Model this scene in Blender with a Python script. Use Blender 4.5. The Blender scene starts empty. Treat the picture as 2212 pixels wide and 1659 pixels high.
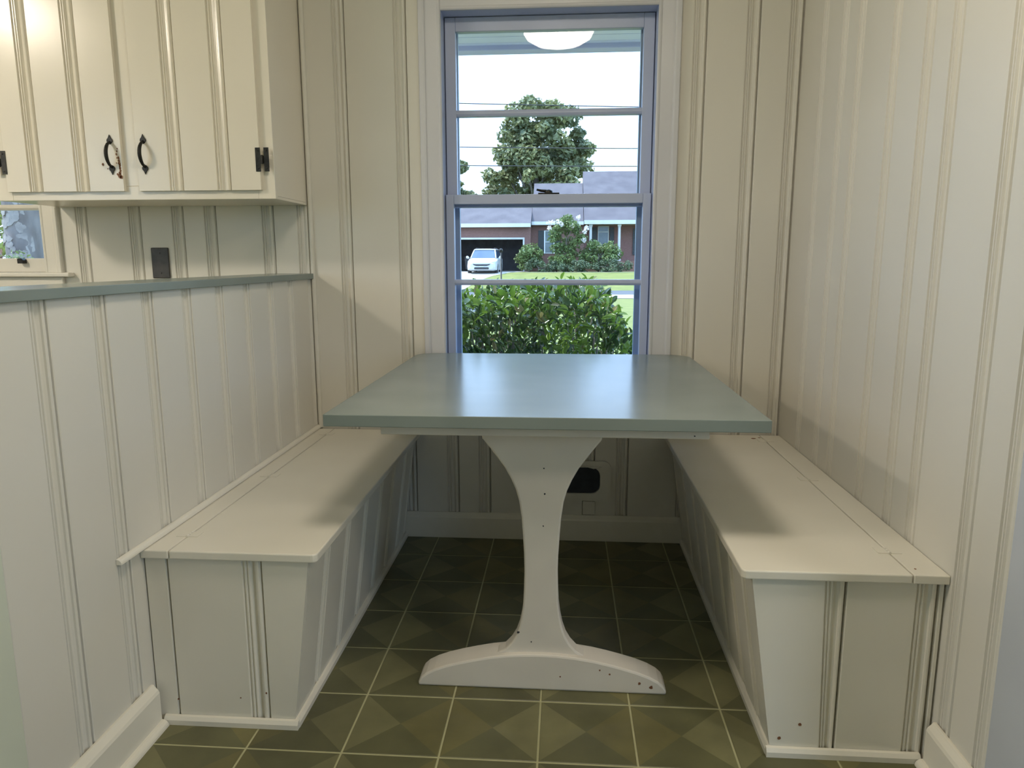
import bpy, bmesh, math, random
import numpy as np
from mathutils import Vector, Matrix

random.seed(7)
rng = np.random.default_rng(7)
scene = bpy.context.scene
COL = scene.collection

# ------------------------------------------------------------------ camera
W, H, F = 2212, 1659, 1553.09
cam_d = bpy.data.cameras.new("camera")
cam_d.sensor_fit = 'HORIZONTAL'; cam_d.sensor_width = 36.0
cam_d.lens = F / W * 36.0
cam_d.clip_start = 0.02; cam_d.clip_end = 400
cam = bpy.data.objects.new("camera", cam_d); COL.objects.link(cam)
PITCH, YAW, ROLL, EYE = 0.1717, 0.0723, -0.0018, 1.0897
fw = Vector((-math.sin(YAW)*math.cos(PITCH), math.cos(YAW)*math.cos(PITCH), -math.sin(PITCH)))
rt = Vector((math.cos(YAW), math.sin(YAW), 0)); up = rt.cross(fw)
rt2 = rt*math.cos(ROLL) + up*math.sin(ROLL); up2 = -rt*math.sin(ROLL) + up*math.cos(ROLL)
M = Matrix((rt2, up2, -fw)).transposed().to_4x4()
M.translation = (0, 0, EYE)
cam.matrix_world = M
scene.camera = cam

# ------------------------------------------------------------------ world, sun, exposure
world = bpy.data.worlds.new("world"); scene.world = world; world.use_nodes = True
bg = world.node_tree.nodes["Background"]
bg.inputs[0].default_value = (0.50, 0.72, 1.0, 1); bg.inputs[1].default_value = 4.0
sun_d = bpy.data.lights.new("sun", 'SUN'); sun_d.energy = 6.0; sun_d.angle = 0.009
sun_d.color = (1.0, 0.95, 0.84)
sun = bpy.data.objects.new("sun", sun_d); COL.objects.link(sun)
sun.rotation_euler = Vector((0.62, 0.05, -0.78)).to_track_quat('-Z', 'Y').to_euler()

def portal(name, loc, rot, sx, sy):
    d = bpy.data.lights.new(name, 'AREA'); d.shape = 'RECTANGLE'; d.size = sx; d.size_y = sy
    d.cycles.is_portal = True
    o = bpy.data.objects.new(name, d); COL.objects.link(o); o.location = loc; o.rotation_euler = rot
portal("daylight_portal_window", (-0.065, 2.88, 1.3), (math.radians(-90), 0, 0), 0.8, 1.35)
portal("daylight_portal_kitchen_window", (-2.5, 2.88, 1.47), (math.radians(-90), 0, 0), 1.0, 0.95)
portal("daylight_portal_left_opening", (-3.52, -0.6, 1.15), (0, math.radians(-90), 0), 2.1, 1.8)
portal("daylight_portal_right_opening", (2.42, -0.95, 1.15), (0, math.radians(90), 0), 2.1, 1.1)

vs = scene.view_settings
vs.view_transform = 'Standard'; vs.look = 'None'; vs.exposure = 0.12; vs.gamma = 1.0
vs.use_curve_mapping = False
scene.cycles.max_bounces = 6; scene.cycles.diffuse_bounces = 4; scene.cycles.glossy_bounces = 3
scene.cycles.transparent_max_bounces = 10
scene.cycles.caustics_reflective = False; scene.cycles.caustics_refractive = False
scene.cycles.blur_glossy = 0.5
scene.cycles.use_adaptive_sampling = True; scene.cycles.adaptive_threshold = 0.05

# ------------------------------------------------------------------ main dimensions
D = 2.705           # window wall
XL, XR = -0.961, 0.81
CEIL = 2.44
YB = 1.485          # front of the left bench
YBR = 1.468

# ------------------------------------------------------------------ materials
def nodes_of(name):
    m = bpy.data.materials.new(name); m.use_nodes = True
    nt = m.node_tree; return m, nt, nt.nodes["Principled BSDF"]

def mottled(name, c1, c2, rough=0.5, scale=6.0, bump=0.0, bscale=80.0, metal=0.0, spec=0.5, detail=4.0, coord='Object', rvar=0.0, stretch=None):
    m, nt, b = nodes_of(name)
    tc = nt.nodes.new('ShaderNodeTexCoord')
    src = tc.outputs[coord]
    if stretch:
        mp = nt.nodes.new('ShaderNodeMapping'); mp.inputs['Scale'].default_value = stretch
        nt.links.new(src, mp.inputs[0]); src = mp.outputs[0]
    n = nt.nodes.new('ShaderNodeTexNoise'); n.inputs['Scale'].default_value = scale; n.inputs['Detail'].default_value = detail
    nt.links.new(src, n.inputs['Vector'])
    r = nt.nodes.new('ShaderNodeValToRGB')
    r.color_ramp.elements[0].position = 0.35; r.color_ramp.elements[1].position = 0.68
    r.color_ramp.elements[0].color = (*c1, 1); r.color_ramp.elements[1].color = (*c2, 1)
    nt.links.new(n.outputs['Fac'], r.inputs[0]); nt.links.new(r.outputs[0], b.inputs['Base Color'])
    b.inputs['Roughness'].default_value = rough; b.inputs['Metallic'].default_value = metal
    b.inputs['Specular IOR Level'].default_value = spec
    if rvar:
        mr = nt.nodes.new('ShaderNodeMapRange'); mr.inputs['To Min'].default_value = rough - rvar; mr.inputs['To Max'].default_value = rough + rvar
        n3 = nt.nodes.new('ShaderNodeTexNoise'); n3.inputs['Scale'].default_value = scale*1.7
        nt.links.new(src, n3.inputs['Vector']); nt.links.new(n3.outputs['Fac'], mr.inputs['Value']); nt.links.new(mr.outputs[0], b.inputs['Roughness'])
    if bump:
        n2 = nt.nodes.new('ShaderNodeTexNoise'); n2.inputs['Scale'].default_value = bscale; n2.inputs['Detail'].default_value = 3
        nt.links.new(src, n2.inputs['Vector'])
        bp = nt.nodes.new('ShaderNodeBump'); bp.inputs['Strength'].default_value = bump; bp.inputs['Distance'].default_value = 0.002
        nt.links.new(n2.outputs['Fac'], bp.inputs['Height']); nt.links.new(bp.outputs[0], b.inputs['Normal'])
    return m

PAINT = mottled("cream_paint", (0.69, 0.665, 0.595), (0.725, 0.70, 0.63), 0.50, 2.2, detail=1.5)
PAINT2 = mottled("cream_paint_bench", (0.745, 0.713, 0.621), (0.794, 0.761, 0.670), 0.42, 3.5, detail=1.5)
PAINTC = mottled("cream_paint_cabinet", (0.765, 0.715, 0.61), (0.80, 0.75, 0.65), 0.24, 2.0, detail=1.5)
LEGP = mottled("off_white_paint_leg", (0.69, 0.65, 0.585), (0.74, 0.70, 0.63), 0.45, 8, detail=1.5)
SASHP = mottled("sash_paint_glare_tint", (0.44, 0.50, 0.68), (0.48, 0.54, 0.72), 0.4, 5, detail=1.5)  # bluish glare around the window is mixed into the sash colour
CASEP = mottled("casing_paint_glare_tint", (0.59, 0.595, 0.63), (0.63, 0.635, 0.665), 0.36, 3, detail=1.5)  # lavender lean carries the window glare in the casing colour
STORM = mottled("storm_frame_aluminium", (0.30, 0.37, 0.46), (0.36, 0.43, 0.52), 0.5, 8)
SAGE = mottled("sage_laminate", (0.215, 0.255, 0.24), (0.24, 0.28, 0.265), 0.21, 5, detail=1.5, spec=0.15)
SAGEPOST = mottled("pale_sage_paint", (0.62, 0.66, 0.55), (0.66, 0.70, 0.59), 0.4, 4, detail=1.5)
GREYTRIM = mottled("grey_blue_trim_paint", (0.50, 0.53, 0.58), (0.55, 0.58, 0.63), 0.5, 4, detail=1.5)
CEILP = mottled("ceiling_paint", (0.78, 0.77, 0.72), (0.82, 0.80, 0.75), 0.8, 4, detail=1.5)
BLACKIRON = mottled("black_iron", (0.018, 0.018, 0.017), (0.035, 0.034, 0.03), 0.42, 40, 0.4, 160, metal=0.6)
BRONZE = mottled("dark_bronze_plate", (0.035, 0.03, 0.026), (0.06, 0.052, 0.045), 0.45, 30)
WOODCHIP = mottled("bare_brown_wood", (0.16, 0.06, 0.025), (0.24, 0.11, 0.05), 0.7, 60)
DARKGAP = mottled("dark_void", (0.03, 0.035, 0.045), (0.05, 0.055, 0.07), 0.9, 20)
GROUT = mottled("floor_grout", (0.40, 0.39, 0.22), (0.46, 0.45, 0.27), 0.6, 12)

def tile_mat(name, c):
    m, nt, b = nodes_of(name)
    tc = nt.nodes.new('ShaderNodeTexCoord'); oi = nt.nodes.new('ShaderNodeObjectInfo')
    add = nt.nodes.new('ShaderNodeVectorMath'); add.operation = 'ADD'
    sc = nt.nodes.new('ShaderNodeVectorMath'); sc.operation = 'SCALE'; sc.inputs['Scale'].default_value = 1.0
    geo = nt.nodes.new('ShaderNodeNewGeometry')
    n = nt.nodes.new('ShaderNodeTexNoise'); n.inputs['Scale'].default_value = 7; n.inputs['Detail'].default_value = 6
    nt.links.new(geo.outputs['Position'], n.inputs['Vector'])
    mr = nt.nodes.new('ShaderNodeMapRange'); mr.inputs['From Min'].default_value = 0.3; mr.inputs['From Max'].default_value = 0.7
    mr.inputs['To Min'].default_value = 0.78; mr.inputs['To Max'].default_value = 1.2
    nt.links.new(n.outputs['Fac'], mr.inputs['Value'])
    mr2 = nt.nodes.new('ShaderNodeMapRange'); mr2.inputs['To Min'].default_value = 0.85; mr2.inputs['To Max'].default_value = 1.15
    nt.links.new(oi.outputs['Random'], mr2.inputs['Value'])
    mu = nt.nodes.new('ShaderNodeMath'); mu.operation = 'MULTIPLY'
    nt.links.new(mr.outputs[0], mu.inputs[0]); nt.links.new(mr2.outputs[0], mu.inputs[1])
    vm = nt.nodes.new('ShaderNodeVectorMath'); vm.operation = 'SCALE'; vm.inputs[0].default_value = c
    nt.links.new(mu.outputs[0], vm.inputs['Scale']); nt.links.new(vm.outputs[0], b.inputs['Base Color'])
    b.inputs['Roughness'].default_value = 0.42
    n2 = nt.nodes.new('ShaderNodeTexNoise'); n2.inputs['Scale'].default_value = 90
    nt.links.new(geo.outputs['Position'], n2.inputs['Vector'])
    bp = nt.nodes.new('ShaderNodeBump'); bp.inputs['Strength'].default_value = 0.15; bp.inputs['Distance'].default_value = 0.001
    nt.links.new(n2.outputs['Fac'], bp.inputs['Height']); nt.links.new(bp.outputs[0], b.inputs['Normal'])
    return m
T_LIGHT = tile_mat("vinyl_olive_light", (0.168, 0.161, 0.078))
T_MID = tile_mat("vinyl_olive_brown", (0.145, 0.133, 0.055))
T_DARK = tile_mat("vinyl_olive_dark", (0.112, 0.110, 0.052))

def glass_mat():
    m, nt, b = nodes_of("window_glass")
    nt.nodes.remove(b); out = nt.nodes["Material Output"]
    t = nt.nodes.new('ShaderNodeBsdfTransparent'); t.inputs[0].default_value = (0.93, 0.96, 1.0, 1)
    g = nt.nodes.new('ShaderNodeBsdfGlossy'); g.inputs['Roughness'].default_value = 0.0
    fr = nt.nodes.new('ShaderNodeFresnel'); fr.inputs[0].default_value = 1.5
    mu = nt.nodes.new('ShaderNodeMath'); mu.operation = 'MULTIPLY'; mu.inputs[1].default_value = 0.5
    nt.links.new(fr.outputs[0], mu.inputs[0])
    mx = nt.nodes.new('ShaderNodeMixShader'); nt.links.new(mu.outputs[0], mx.inputs[0])
    nt.links.new(t.outputs[0], mx.inputs[1]); nt.links.new(g.outputs[0], mx.inputs[2])
    nt.links.new(mx.outputs[0], out.inputs[0])
    return m
GLASS = glass_mat()

def emit_mat(name, c, s):
    m, nt, b = nodes_of(name)
    b.inputs['Base Color'].default_value = (0.8, 0.8, 0.78, 1)
    b.inputs['Emission Color'].default_value = (*c, 1); b.inputs['Emission Strength'].default_value = s
    n = nt.nodes.new('ShaderNodeTexNoise'); n.inputs['Scale'].default_value = 3
    mr = nt.nodes.new('ShaderNodeMapRange'); mr.inputs['To Min'].default_value = 0.25; mr.inputs['To Max'].default_value = 0.35
    nt.links.new(n.outputs['Fac'], mr.inputs['Value']); nt.links.new(mr.outputs[0], b.inputs['Roughness'])
    return m

def leaf_mat(name, c1, c2, rough=0.35, trans=0.35, scale=9.0):
    m, nt, b = nodes_of(name)
    geo = nt.nodes.new('ShaderNodeNewGeometry')
    n = nt.nodes.new('ShaderNodeTexNoise'); n.inputs['Scale'].default_value = scale; n.inputs['Detail'].default_value = 4
    nt.links.new(geo.outputs['Position'], n.inputs['Vector'])
    r = nt.nodes.new('ShaderNodeValToRGB'); r.color_ramp.elements[0].position = 0.35; r.color_ramp.elements[1].position = 0.65
    r.color_ramp.elements[0].color = (*c1, 1); r.color_ramp.elements[1].color = (*c2, 1)
    nt.links.new(n.outputs['Fac'], r.inputs[0]); nt.links.new(r.outputs[0], b.inputs['Base Color'])
    b.inputs['Roughness'].default_value = rough
    tr = nt.nodes.new('ShaderNodeBsdfTranslucent'); nt.links.new(r.outputs[0], tr.inputs[0])
    mx = nt.nodes.new('ShaderNodeMixShader'); mx.inputs[0].default_value = trans
    out = nt.nodes["Material Output"]
    nt.links.new(b.outputs[0], mx.inputs[1]); nt.links.new(tr.outputs[0], mx.inputs[2]); nt.links.new(mx.outputs[0], out.inputs[0])
    return m

# ------------------------------------------------------------------ mesh helpers
class MB:
    def __init__(s): s.v = []; s.f = []; s.m = []
    def add(s, vs, fs, mi=0):
        k = len(s.v); s.v += [tuple(p) for p in vs]
        s.f += [tuple(i + k for i in f) for f in fs]; s.m += [mi]*len(fs)
        return s
    def box(s, x0, x1, y0, y1, z0, z1, mi=0):
        x0, x1 = sorted((x0, x1)); y0, y1 = sorted((y0, y1)); z0, z1 = sorted((z0, z1))
        v = [(x0,y0,z0),(x1,y0,z0),(x1,y1,z0),(x0,y1,z0),(x0,y0,z1),(x1,y0,z1),(x1,y1,z1),(x0,y1,z1)]
        return s.add(v, [(0,3,2,1),(4,5,6,7),(0,1,5,4),(1,2,6,5),(2,3,7,6),(3,0,4,7)], mi)
    def prism(s, poly, a0, a1, fn, mi=0):
        """extrude a closed outline (list of 2-D points) between a0 and a1; fn(u, w, a) -> xyz"""
        n = len(poly)
        v = [fn(p[0], p[1], a0) for p in poly] + [fn(p[0], p[1], a1) for p in poly]
        f = [tuple(range(n-1, -1, -1)), tuple(range(n, 2*n))] + [(i, (i+1) % n, n + (i+1) % n, n + i) for i in range(n)]
        return s.add(v, f, mi)
    def tube(s, pts, r, seg=8, mi=0, cap=True):
        pts = [Vector(p) for p in pts]; n = len(pts)
        rs = r if isinstance(r, (list, tuple)) else [r]*n
        V = []; Fs = []
        for i, p in enumerate(pts):
            t = (pts[min(i+1, n-1)] - pts[max(i-1, 0)]).normalized()
            a = t.orthogonal().normalized() if i == 0 else (pa - t*pa.dot(t)).normalized()
            pa = a; b = t.cross(a)
            for k in range(seg):
                an = 2*math.pi*k/seg; V.append(p + (a*math.cos(an) + b*math.sin(an))*rs[i])
        for i in range(n-1):
            for k in range(seg):
                k2 = (k+1) % seg; Fs.append((i*seg+k, i*seg+k2, (i+1)*seg+k2, (i+1)*seg+k))
        if cap: Fs += [tuple(range(seg-1, -1, -1)), tuple((n-1)*seg + k for k in range(seg))]
        return s.add(V, Fs, mi)
    def lathe(s, prof, c, seg=24, mi=0, axis='Z'):
        V = []; Fs = []; n = len(prof)
        for r, h in prof:
            for k in range(seg):
                an = 2*math.pi*k/seg; a, b = r*math.cos(an), r*math.sin(an)
                p = {'Z': (a, b, h), 'Y': (a, h, b), 'X': (h, a, b)}[axis]
                V.append((c[0]+p[0], c[1]+p[1], c[2]+p[2]))
        for i in range(n-1):
            for k in range(seg):
                k2 = (k+1) % seg; Fs.append((i*seg+k, i*seg+k2, (i+1)*seg+k2, (i+1)*seg+k))
        return s.add(V, Fs, mi)
    def build(s, name, mat, parent=None, smooth=False, bevel=0.0, seg=2, angle=0.6):
        me = bpy.data.meshes.new(name); me.from_pydata(s.v, [], s.f)
        mats = mat if isinstance(mat, (list, tuple)) else [mat]
        for mm in mats: me.materials.append(mm)
        if len(mats) > 1: me.polygons.foreach_set('material_index', s.m)
        bm = bmesh.new(); bm.from_mesh(me); bmesh.ops.recalc_face_normals(bm, faces=bm.faces); bm.to_mesh(me); bm.free()
        me.update()
        if smooth:
            me.polygons.foreach_set('use_smooth', [True]*len(me.polygons))
        o = bpy.data.objects.new(name, me); COL.objects.link(o)
        if parent: o.parent = parent
        if bevel:
            b = o.modifiers.new('bevel', 'BEVEL'); b.width = bevel; b.segments = seg; b.limit_method = 'ANGLE'; b.angle_limit = angle
        return o

def tag(o, label, cat=None, group=None, kind=None):
    o['label'] = label
    if cat: o['category'] = cat
    if group: o['group'] = group
    if kind: o['kind'] = kind
    return o
def empty(name, loc=(0, 0, 0)):
    o = bpy.data.objects.new(name, None); COL.objects.link(o); o.location = loc; o.empty_display_size = 0.1
    return o
def reparent(ch, o):
    """keep world coordinates baked in meshes while the parent Empty stands at the thing's base"""
    ch.parent = o; ch.matrix_parent_inverse = Matrix.Translation(o.location).inverted()
    return ch
class Thing:
    def __init__(s, name, loc): s.o = empty(name, loc)
    def part(s, name, mb, mat, under=None, **k):
        ob = mb.build(name, mat, **k)
        if under is None: reparent(ob, s.o)
        else: ob.parent = under
        return ob

# tongue-and-groove board with a moulded edge: outline in (u, depth), depth > 0 goes into the wall
ZW = 0.046
def board_profile(u0, u1, lo=None, hi=None, flip=False, moulded=True, plain=None):
    a, b = (u0, u1)
    w = b - a
    pts = [(0.001, 0.011), (0.0018, 0.0015), (0.0035, 0.0)]
    if moulded and w > 0.07:
        for d, h in ((0.046, 0.0), (0.0445, 0.0035), (0.0415, 0.0035), (0.040, 0.0012), (0.037, 0.0012), (0.0355, 0.0035),
                     (0.033, 0.0035), (0.0315, 0.0012), (0.0295, 0.0012), (0.027, 0.004), (0.0225, 0.0058), (0.018, 0.0052), (0.0145, 0.0028),
                     (0.0135, 0.0002), (0.009, -0.0008), (0.0055, 0.0002), (0.004, 0.0025), (0.0026, 0.0035)):
            pts.append((w - d, h*1.55 if h > 0 else h))
    else:
        pts.append((w - 0.004, 0.0))
    pts.append((w - 0.0016, 0.011))
    if plain == 'lo': pts[:3] = [(0.0, 0.0)]
    if plain == 'hi': pts = pts[:3] + [(w, 0.0)]
    if flip: pts = [(w - p[0], p[1]) for p in reversed(pts)]
    pts = [(a + p[0], p[1]) for p in pts]
    lo = a if lo is None else lo; hi = b if hi is None else hi
    def clip(pts, c, keep_ge):
        out = []
        for i in range(len(pts)):
            p = pts[i]
            ok = p[0] >= c if keep_ge else p[0] <= c
            if i:
                q = pts[i-1]; okq = q[0] >= c if keep_ge else q[0] <= c
                if ok != okq:
                    t = (c - q[0])/(p[0] - q[0]); out.append((c, q[1] + t*(p[1] - q[1])))
            if ok: out.append(p)
        return out
    if lo > a: pts = clip(pts, lo, True)
    if hi < b: pts = clip(pts, hi, False)
    if len(pts) < 2: return None
    return [(pts[0][0], 0.013)] + pts + [(pts[-1][0], 0.013)]

def boards(joints, z0, z1, fn, mat, parent, lo=None, hi=None, flip=False, under=None, name='board', lastplain=False, firstplain=False):
    """fn(u, depth, z) -> xyz; one object per board"""
    for a, b in zip(joints[:-1], joints[1:]):
        if lo is not None and b <= lo + 0.004: continue
        if hi is not None and a >= hi - 0.004: continue
        pr = board_profile(a, b, None if lo is None else max(a, lo), None if hi is None else min(b, hi), flip, plain='hi' if lastplain and b == joints[-1] else ('lo' if firstplain and a == joints[0] else None))
        if not pr: continue
        mb = MB().prism(pr, z0, z1, fn)
        ob = mb.build(name, mat)
        if isinstance(parent, Thing):
            if under is None: reparent(ob, parent.o)
            else: ob.parent = under
        else: ob.parent = parent

# ------------------------------------------------------------------ room shell
# floor: grout bed, single tiles in view, remaining tiles as one field
TS, TX, TY = 0.2201, -0.2682, 1.4167
floor = MB().box(-3.5, 2.4, -2.6, D+0.13, -0.12, -0.0012).build("floor", GROUT)
tag(floor, "dark olive green tiled floor with pale grout lines", "floor", kind="structure")
def tile_geo(mb, cx, cy, lightleft):
    h = TS/2 - 0.0022; z = 0.0; e = 0.0012
    T = [(-h, -h), (h, -h), (h, h), (-h, h)]
    V = [(cx+x, cy+y, z-e) for x, y in T] + [(cx + x*0.985, cy + y*0.985, z) for x, y in T] + [(cx, cy, z)]
    L, R_ = (0, 1) if lightleft else (1, 0)
    for i in range(4):
        j = (i+1) % 4
        mi = {0: 2, 2: 2, 3: L, 1: R_}[i]
        mb.add([V[i], V[j], V[4+j], V[4+i]], [(0, 1, 2, 3)], mi)
        mb.add([V[4+i], V[4+j], V[8]], [(0, 1, 2)], mi)
TM = [T_LIGHT, T_MID, T_DARK]
protos = []
field = MB()
for i in range(-16, 14):
    for j in range(-19, 8):
        cx = TX + (i+0.5)*TS; cy = TY + (j+0.5)*TS
        if cx < -3.4 or cx > 2.3 or cy < -2.5 or cy > D + 0.1: continue
        ll = (i % 2 != 0)   # light diamonds sit on every other grid line
        seen = -0.98 < cx + TS/2 and cx - TS/2 < 0.85 and cy > 1.05
        if not seen: tile_geo(field, cx, cy, ll); continue
        k = 0 if ll else 1
        if len(protos) < 2:
            for q in (True, False):
                m_ = MB(); tile_geo(m_, 0, 0, q); ob = m_.build("tile", TM); protos.append(ob.data); bpy.data.objects.remove(ob)
        t = bpy.data.objects.new("tile", protos[k]); COL.objects.link(t); t.parent = floor; t.location = (cx, cy, 0)
fo = field.build("tile_field", TM, floor); fo['kind'] = 'stuff'

tag(MB().box(-3.5, 2.4, -2.6, D+0.13, CEIL, CEIL+0.12).build("ceiling", CEILP), "plain off-white ceiling above the breakfast nook", "ceiling", kind="structure")

# window wall (with the two openings)
O1 = (-0.475, 0.345, 0.62, 1.985)      # nook window
O2 = (-3.02, -1.995, 1.0, 1.95)        # kitchen window
def wall_with_holes(x0, x1, y0, y1, z0, z1, holes):
    mb = MB(); xs = x0
    for (a, b, c, d) in sorted(holes):
        mb.box(xs, a, y0, y1, z0, z1); mb.box(a, b, y0, y1, z0, c); mb.box(a, b, y0, y1, d, z1); xs = b
    mb.box(xs, x1, y0, y1, z0, z1); return mb
wb = wall_with_holes(-3.5, XR+0.14, D+0.0125, D+0.14, -0.6, CEIL+0.1, [O1, O2]).build("wall_back", PAINT)
tag(wb, "cream painted tongue and groove panelled wall with the windows", "wall", kind="structure")
JB = [-3.4, -3.2, -3.03, -2.9, -2.68, -2.55, -2.38, -2.16, -2.04, -1.833, -1.62, -1.449, -1.321, -1.097, -0.9605, -0.798, -0.574, -0.406, -0.281, -0.05, 0.124, 0.252, 0.484, 0.665, 0.8098]
fb = lambda u, d, z: (u, D + d, z)
boards([j for j in JB if j <= -2.0], 0.0, 1.0, fb, PAINT, wb)                         # under the kitchen window
boards([j for j in JB if j <= -1.83], 0.0, CEIL, fb, PAINT, wb, lo=-1.97)
boards([j for j in JB if -1.84 < j < -0.57], 0.0, CEIL, fb, PAINT, wb)
boards([-0.574, -0.406], 0.0, CEIL, fb, PAINT, wb, hi=O1[0])
boards([j for j in JB if -0.58 < j < 0.485], 0.0, 0.62, fb, PAINT, wb, lo=O1[0], hi=O1[1])
boards([j for j in JB if -0.58 < j < 0.485], O1[3], CEIL, fb, PAINT, wb, lo=O1[0], hi=O1[1])
boards([0.252, 0.484], 0.0, CEIL, fb, PAINT, wb, lo=O1[1])
boards([0.484, 0.665, 0.8098], 0.0, CEIL, fb, PAINT, wb)

# left half wall
wl = MB().box(XL-0.11, XL-0.0125, 1.098, D, 0, 1.018).build("wall_left", PAINT)
tag(wl, "low panelled half wall dividing the nook from the kitchen", "wall", kind="structure")
JL = [1.10] + [1.275 + 0.1757*k for k in range(9)]; JL[-1] = D - 0.001
fl = lambda u, d, z: (XL - d, u, z)
boards(JL, 0.0, 1.018, fl, PAINT, wl)
cap = MB().box(XL-0.15, XL+0.012, 0.6, D-0.001, 1.018, 1.0385).build("trim_1", SAGE, bevel=0.0015)
tag(cap, "sage green laminate cap on top of the half wall", "trim", kind="structure")
post = MB().box(XL-0.15, XL+0.005, 0.6, 1.0975, 0, 1.0178).build("trim_2", SAGEPOST, bevel=0.003)
tag(post, "pale sage end post of the half wall at the left edge", "trim", kind="structure")

# right wall
wr = MB().box(XR+0.0125, XR+0.14, 1.283, D+0.012, 0, CEIL).build("wall_right", PAINT)
tag(wr, "cream panelled wall beside the right bench", "wall", kind="structure")
JR = [1.284, 1.415, 1.637, 1.760, 1.934, 2.16, 2.285, 2.459, D-0.001]
fr_ = lambda u, d, z: (XR + d, u, z)
boards(JR, 0.0, CEIL, fr_, PAINT, wr, flip=True)
tag(MB().box(XR-0.006, XR+0.14, 1.13, 1.2825, 0, CEIL).build("trim_3", GREYTRIM, bevel=0.004), "grey blue door casing at the right edge", "trim", kind="structure")
# the room behind the camera
tag(MB().box(XR+0.141, 2.4, 1.13, 1.27, 0, CEIL).build("wall_side_return", PAINT), "plain wall returning to the right of the nook", "wall", kind="structure")
def side_wall(x0, x1, y0, y1, hole):
    a, b, c, d = hole; m = MB()
    m.box(x0, x1, y0, a, 0, CEIL); m.box(x0, x1, b, y1, 0, CEIL); m.box(x0, x1, a, b, 0, c); m.box(x0, x1, a, b, d, CEIL); return m
tag(side_wall(2.3, 2.4, -2.6, 1.129, (-1.5, -0.4, 0.1, 2.2)).build("wall_side_right", PAINT), "plain right wall of the room behind with an opening added for light", "wall", kind="structure")  # unseen opening added so daylight reaches the half wall
tag(side_wall(-3.5, -3.401, -2.6, D, (-1.5, 0.3, 0.1, 2.2)).build("wall_side_left", PAINT), "plain far left kitchen wall with an opening added for light", "wall", kind="structure")  # unseen opening added so daylight crosses to the right wall
tag(MB().box(-3.4, 2.299, -2.6, -2.5, 0, CEIL).build("wall_rear", PAINT), "plain rear wall behind the photographer", "wall", kind="structure")
tag(MB().box(-5.6, -3.501, -2.6, 1.5, CEIL+0.02, CEIL+0.1).build("sun_block_slab", CEILP), "unseen slab added to keep the sun out of the left opening", "roof", kind="structure")  # added out of view to block direct sun at the left opening

# baseboards
def baseboard(name, label, fn, a0, a1, h=0.102, t=0.017, mat=PAINT2):
    prof = [(0, 0), (t, 0), (t, h-0.02), (t-0.003, h-0.013), (t*0.45, h-0.004), (t*0.3, h), (0, h)]
    o = MB().prism(prof, a0, a1, fn).build(name, mat, bevel=0.001); tag(o, label, "baseboard", kind="structure"); return o
baseboard("baseboard_back", "cream baseboard below the window wall under the table", lambda p, z, a: (a, D - p, z), -0.635, 0.485)
bl = baseboard("baseboard_left", "cream baseboard along the half wall", lambda p, z, a: (XL + p, a, z), 1.0985, YB-0.003, 0.105, 0.02)
br_ = baseboard("baseboard_right", "cream baseboard along the right wall", lambda p, z, a: (XR - p, a, z), 1.285, YBR-0.003, 0.105, 0.02)
# shoe moulding of the side baseboards
def quarter(r, n=5): return [(0, 0)] + [(r*math.cos(t), r*math.sin(t)) for t in [math.pi/2*k/n for k in range(n+1)]]
for nm, par, fn, a0, a1 in (("shoe_moulding", bl, lambda p, z, a: (XL + 0.0202 + p, a, z), 1.10, YB-0.003),
                            ("shoe_moulding", br_, lambda p, z, a: (XR - 0.0202 - p, a, z), 1.286, YBR-0.003)):
    o = MB().prism(quarter(0.016), a0, a1, fn).build(nm, PAINT2); o.parent = par
# thin moulding where the left seat meets the half wall, and the bead in the left corner
tag(MB().prism(quarter(0.012), 1.40, D-0.001, lambda p, z, a: (XL + 0.0008 + p, a, 0.4395 + z)).build("trim_4", PAINT2),
    "thin quarter round moulding along the half wall above the left bench", "trim", kind="structure")
o = MB()
pr = [(0, 0.0)] + [(0.0085 - 0.0085*math.cos(math.pi*k/6), 0.003 + 0.009*math.sin(math.pi*k/6)) for k in range(7)] + [(0.017, 0)]
o.prism(pr, 0.44, CEIL-0.001, lambda u, d, z: (-0.9600 + u, D - 0.001 - d, z))
tag(o.build("trim_5", PAINT), "slim vertical bead moulding in the corner by the half wall", "trim", kind="structure")

# ------------------------------------------------------------------ nook window
JX0, JX1, JZ0, JZ1 = -0.447, 0.316, 0.66, 1.955
w1 = Thing("window_1", (-0.065, D, 0.66)); tag(w1.o, "double hung window above the breakfast table", "window", kind="structure")
m = MB()
for a, b in ((O1[0]+0.001, JX0), (JX1, O1[1]-0.001)): m.box(a, b, D-0.001, D+0.139, O1[2]+0.001, O1[3]-0.001)
m.box(JX0, JX1, D-0.001, D+0.139, JZ1, O1[3]-0.001)
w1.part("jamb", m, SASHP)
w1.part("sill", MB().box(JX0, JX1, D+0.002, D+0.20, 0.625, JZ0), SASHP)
def casing_prof(w=0.08):
    return [(0, 0), (0, 0.010), (0.004, 0.013), (0.010, 0.012), (0.013, 0.010), (0.05, 0.0125), (0.056, 0.0125), (0.058, 0.016), (0.064, 0.0185), (w-0.003, 0.0185), (w, 0.015), (w, 0)]
CP = casing_prof()
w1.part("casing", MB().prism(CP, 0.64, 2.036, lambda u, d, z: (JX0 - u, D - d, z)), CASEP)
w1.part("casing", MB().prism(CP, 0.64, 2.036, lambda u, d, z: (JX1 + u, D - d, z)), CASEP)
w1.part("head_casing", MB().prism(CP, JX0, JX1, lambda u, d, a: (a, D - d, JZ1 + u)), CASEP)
w1.part("stool", MB().box(JX0-0.1, JX1+0.1, D-0.028, D+0.001, 0.615, 0.6395), CASEP, bevel=0.004)
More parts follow.
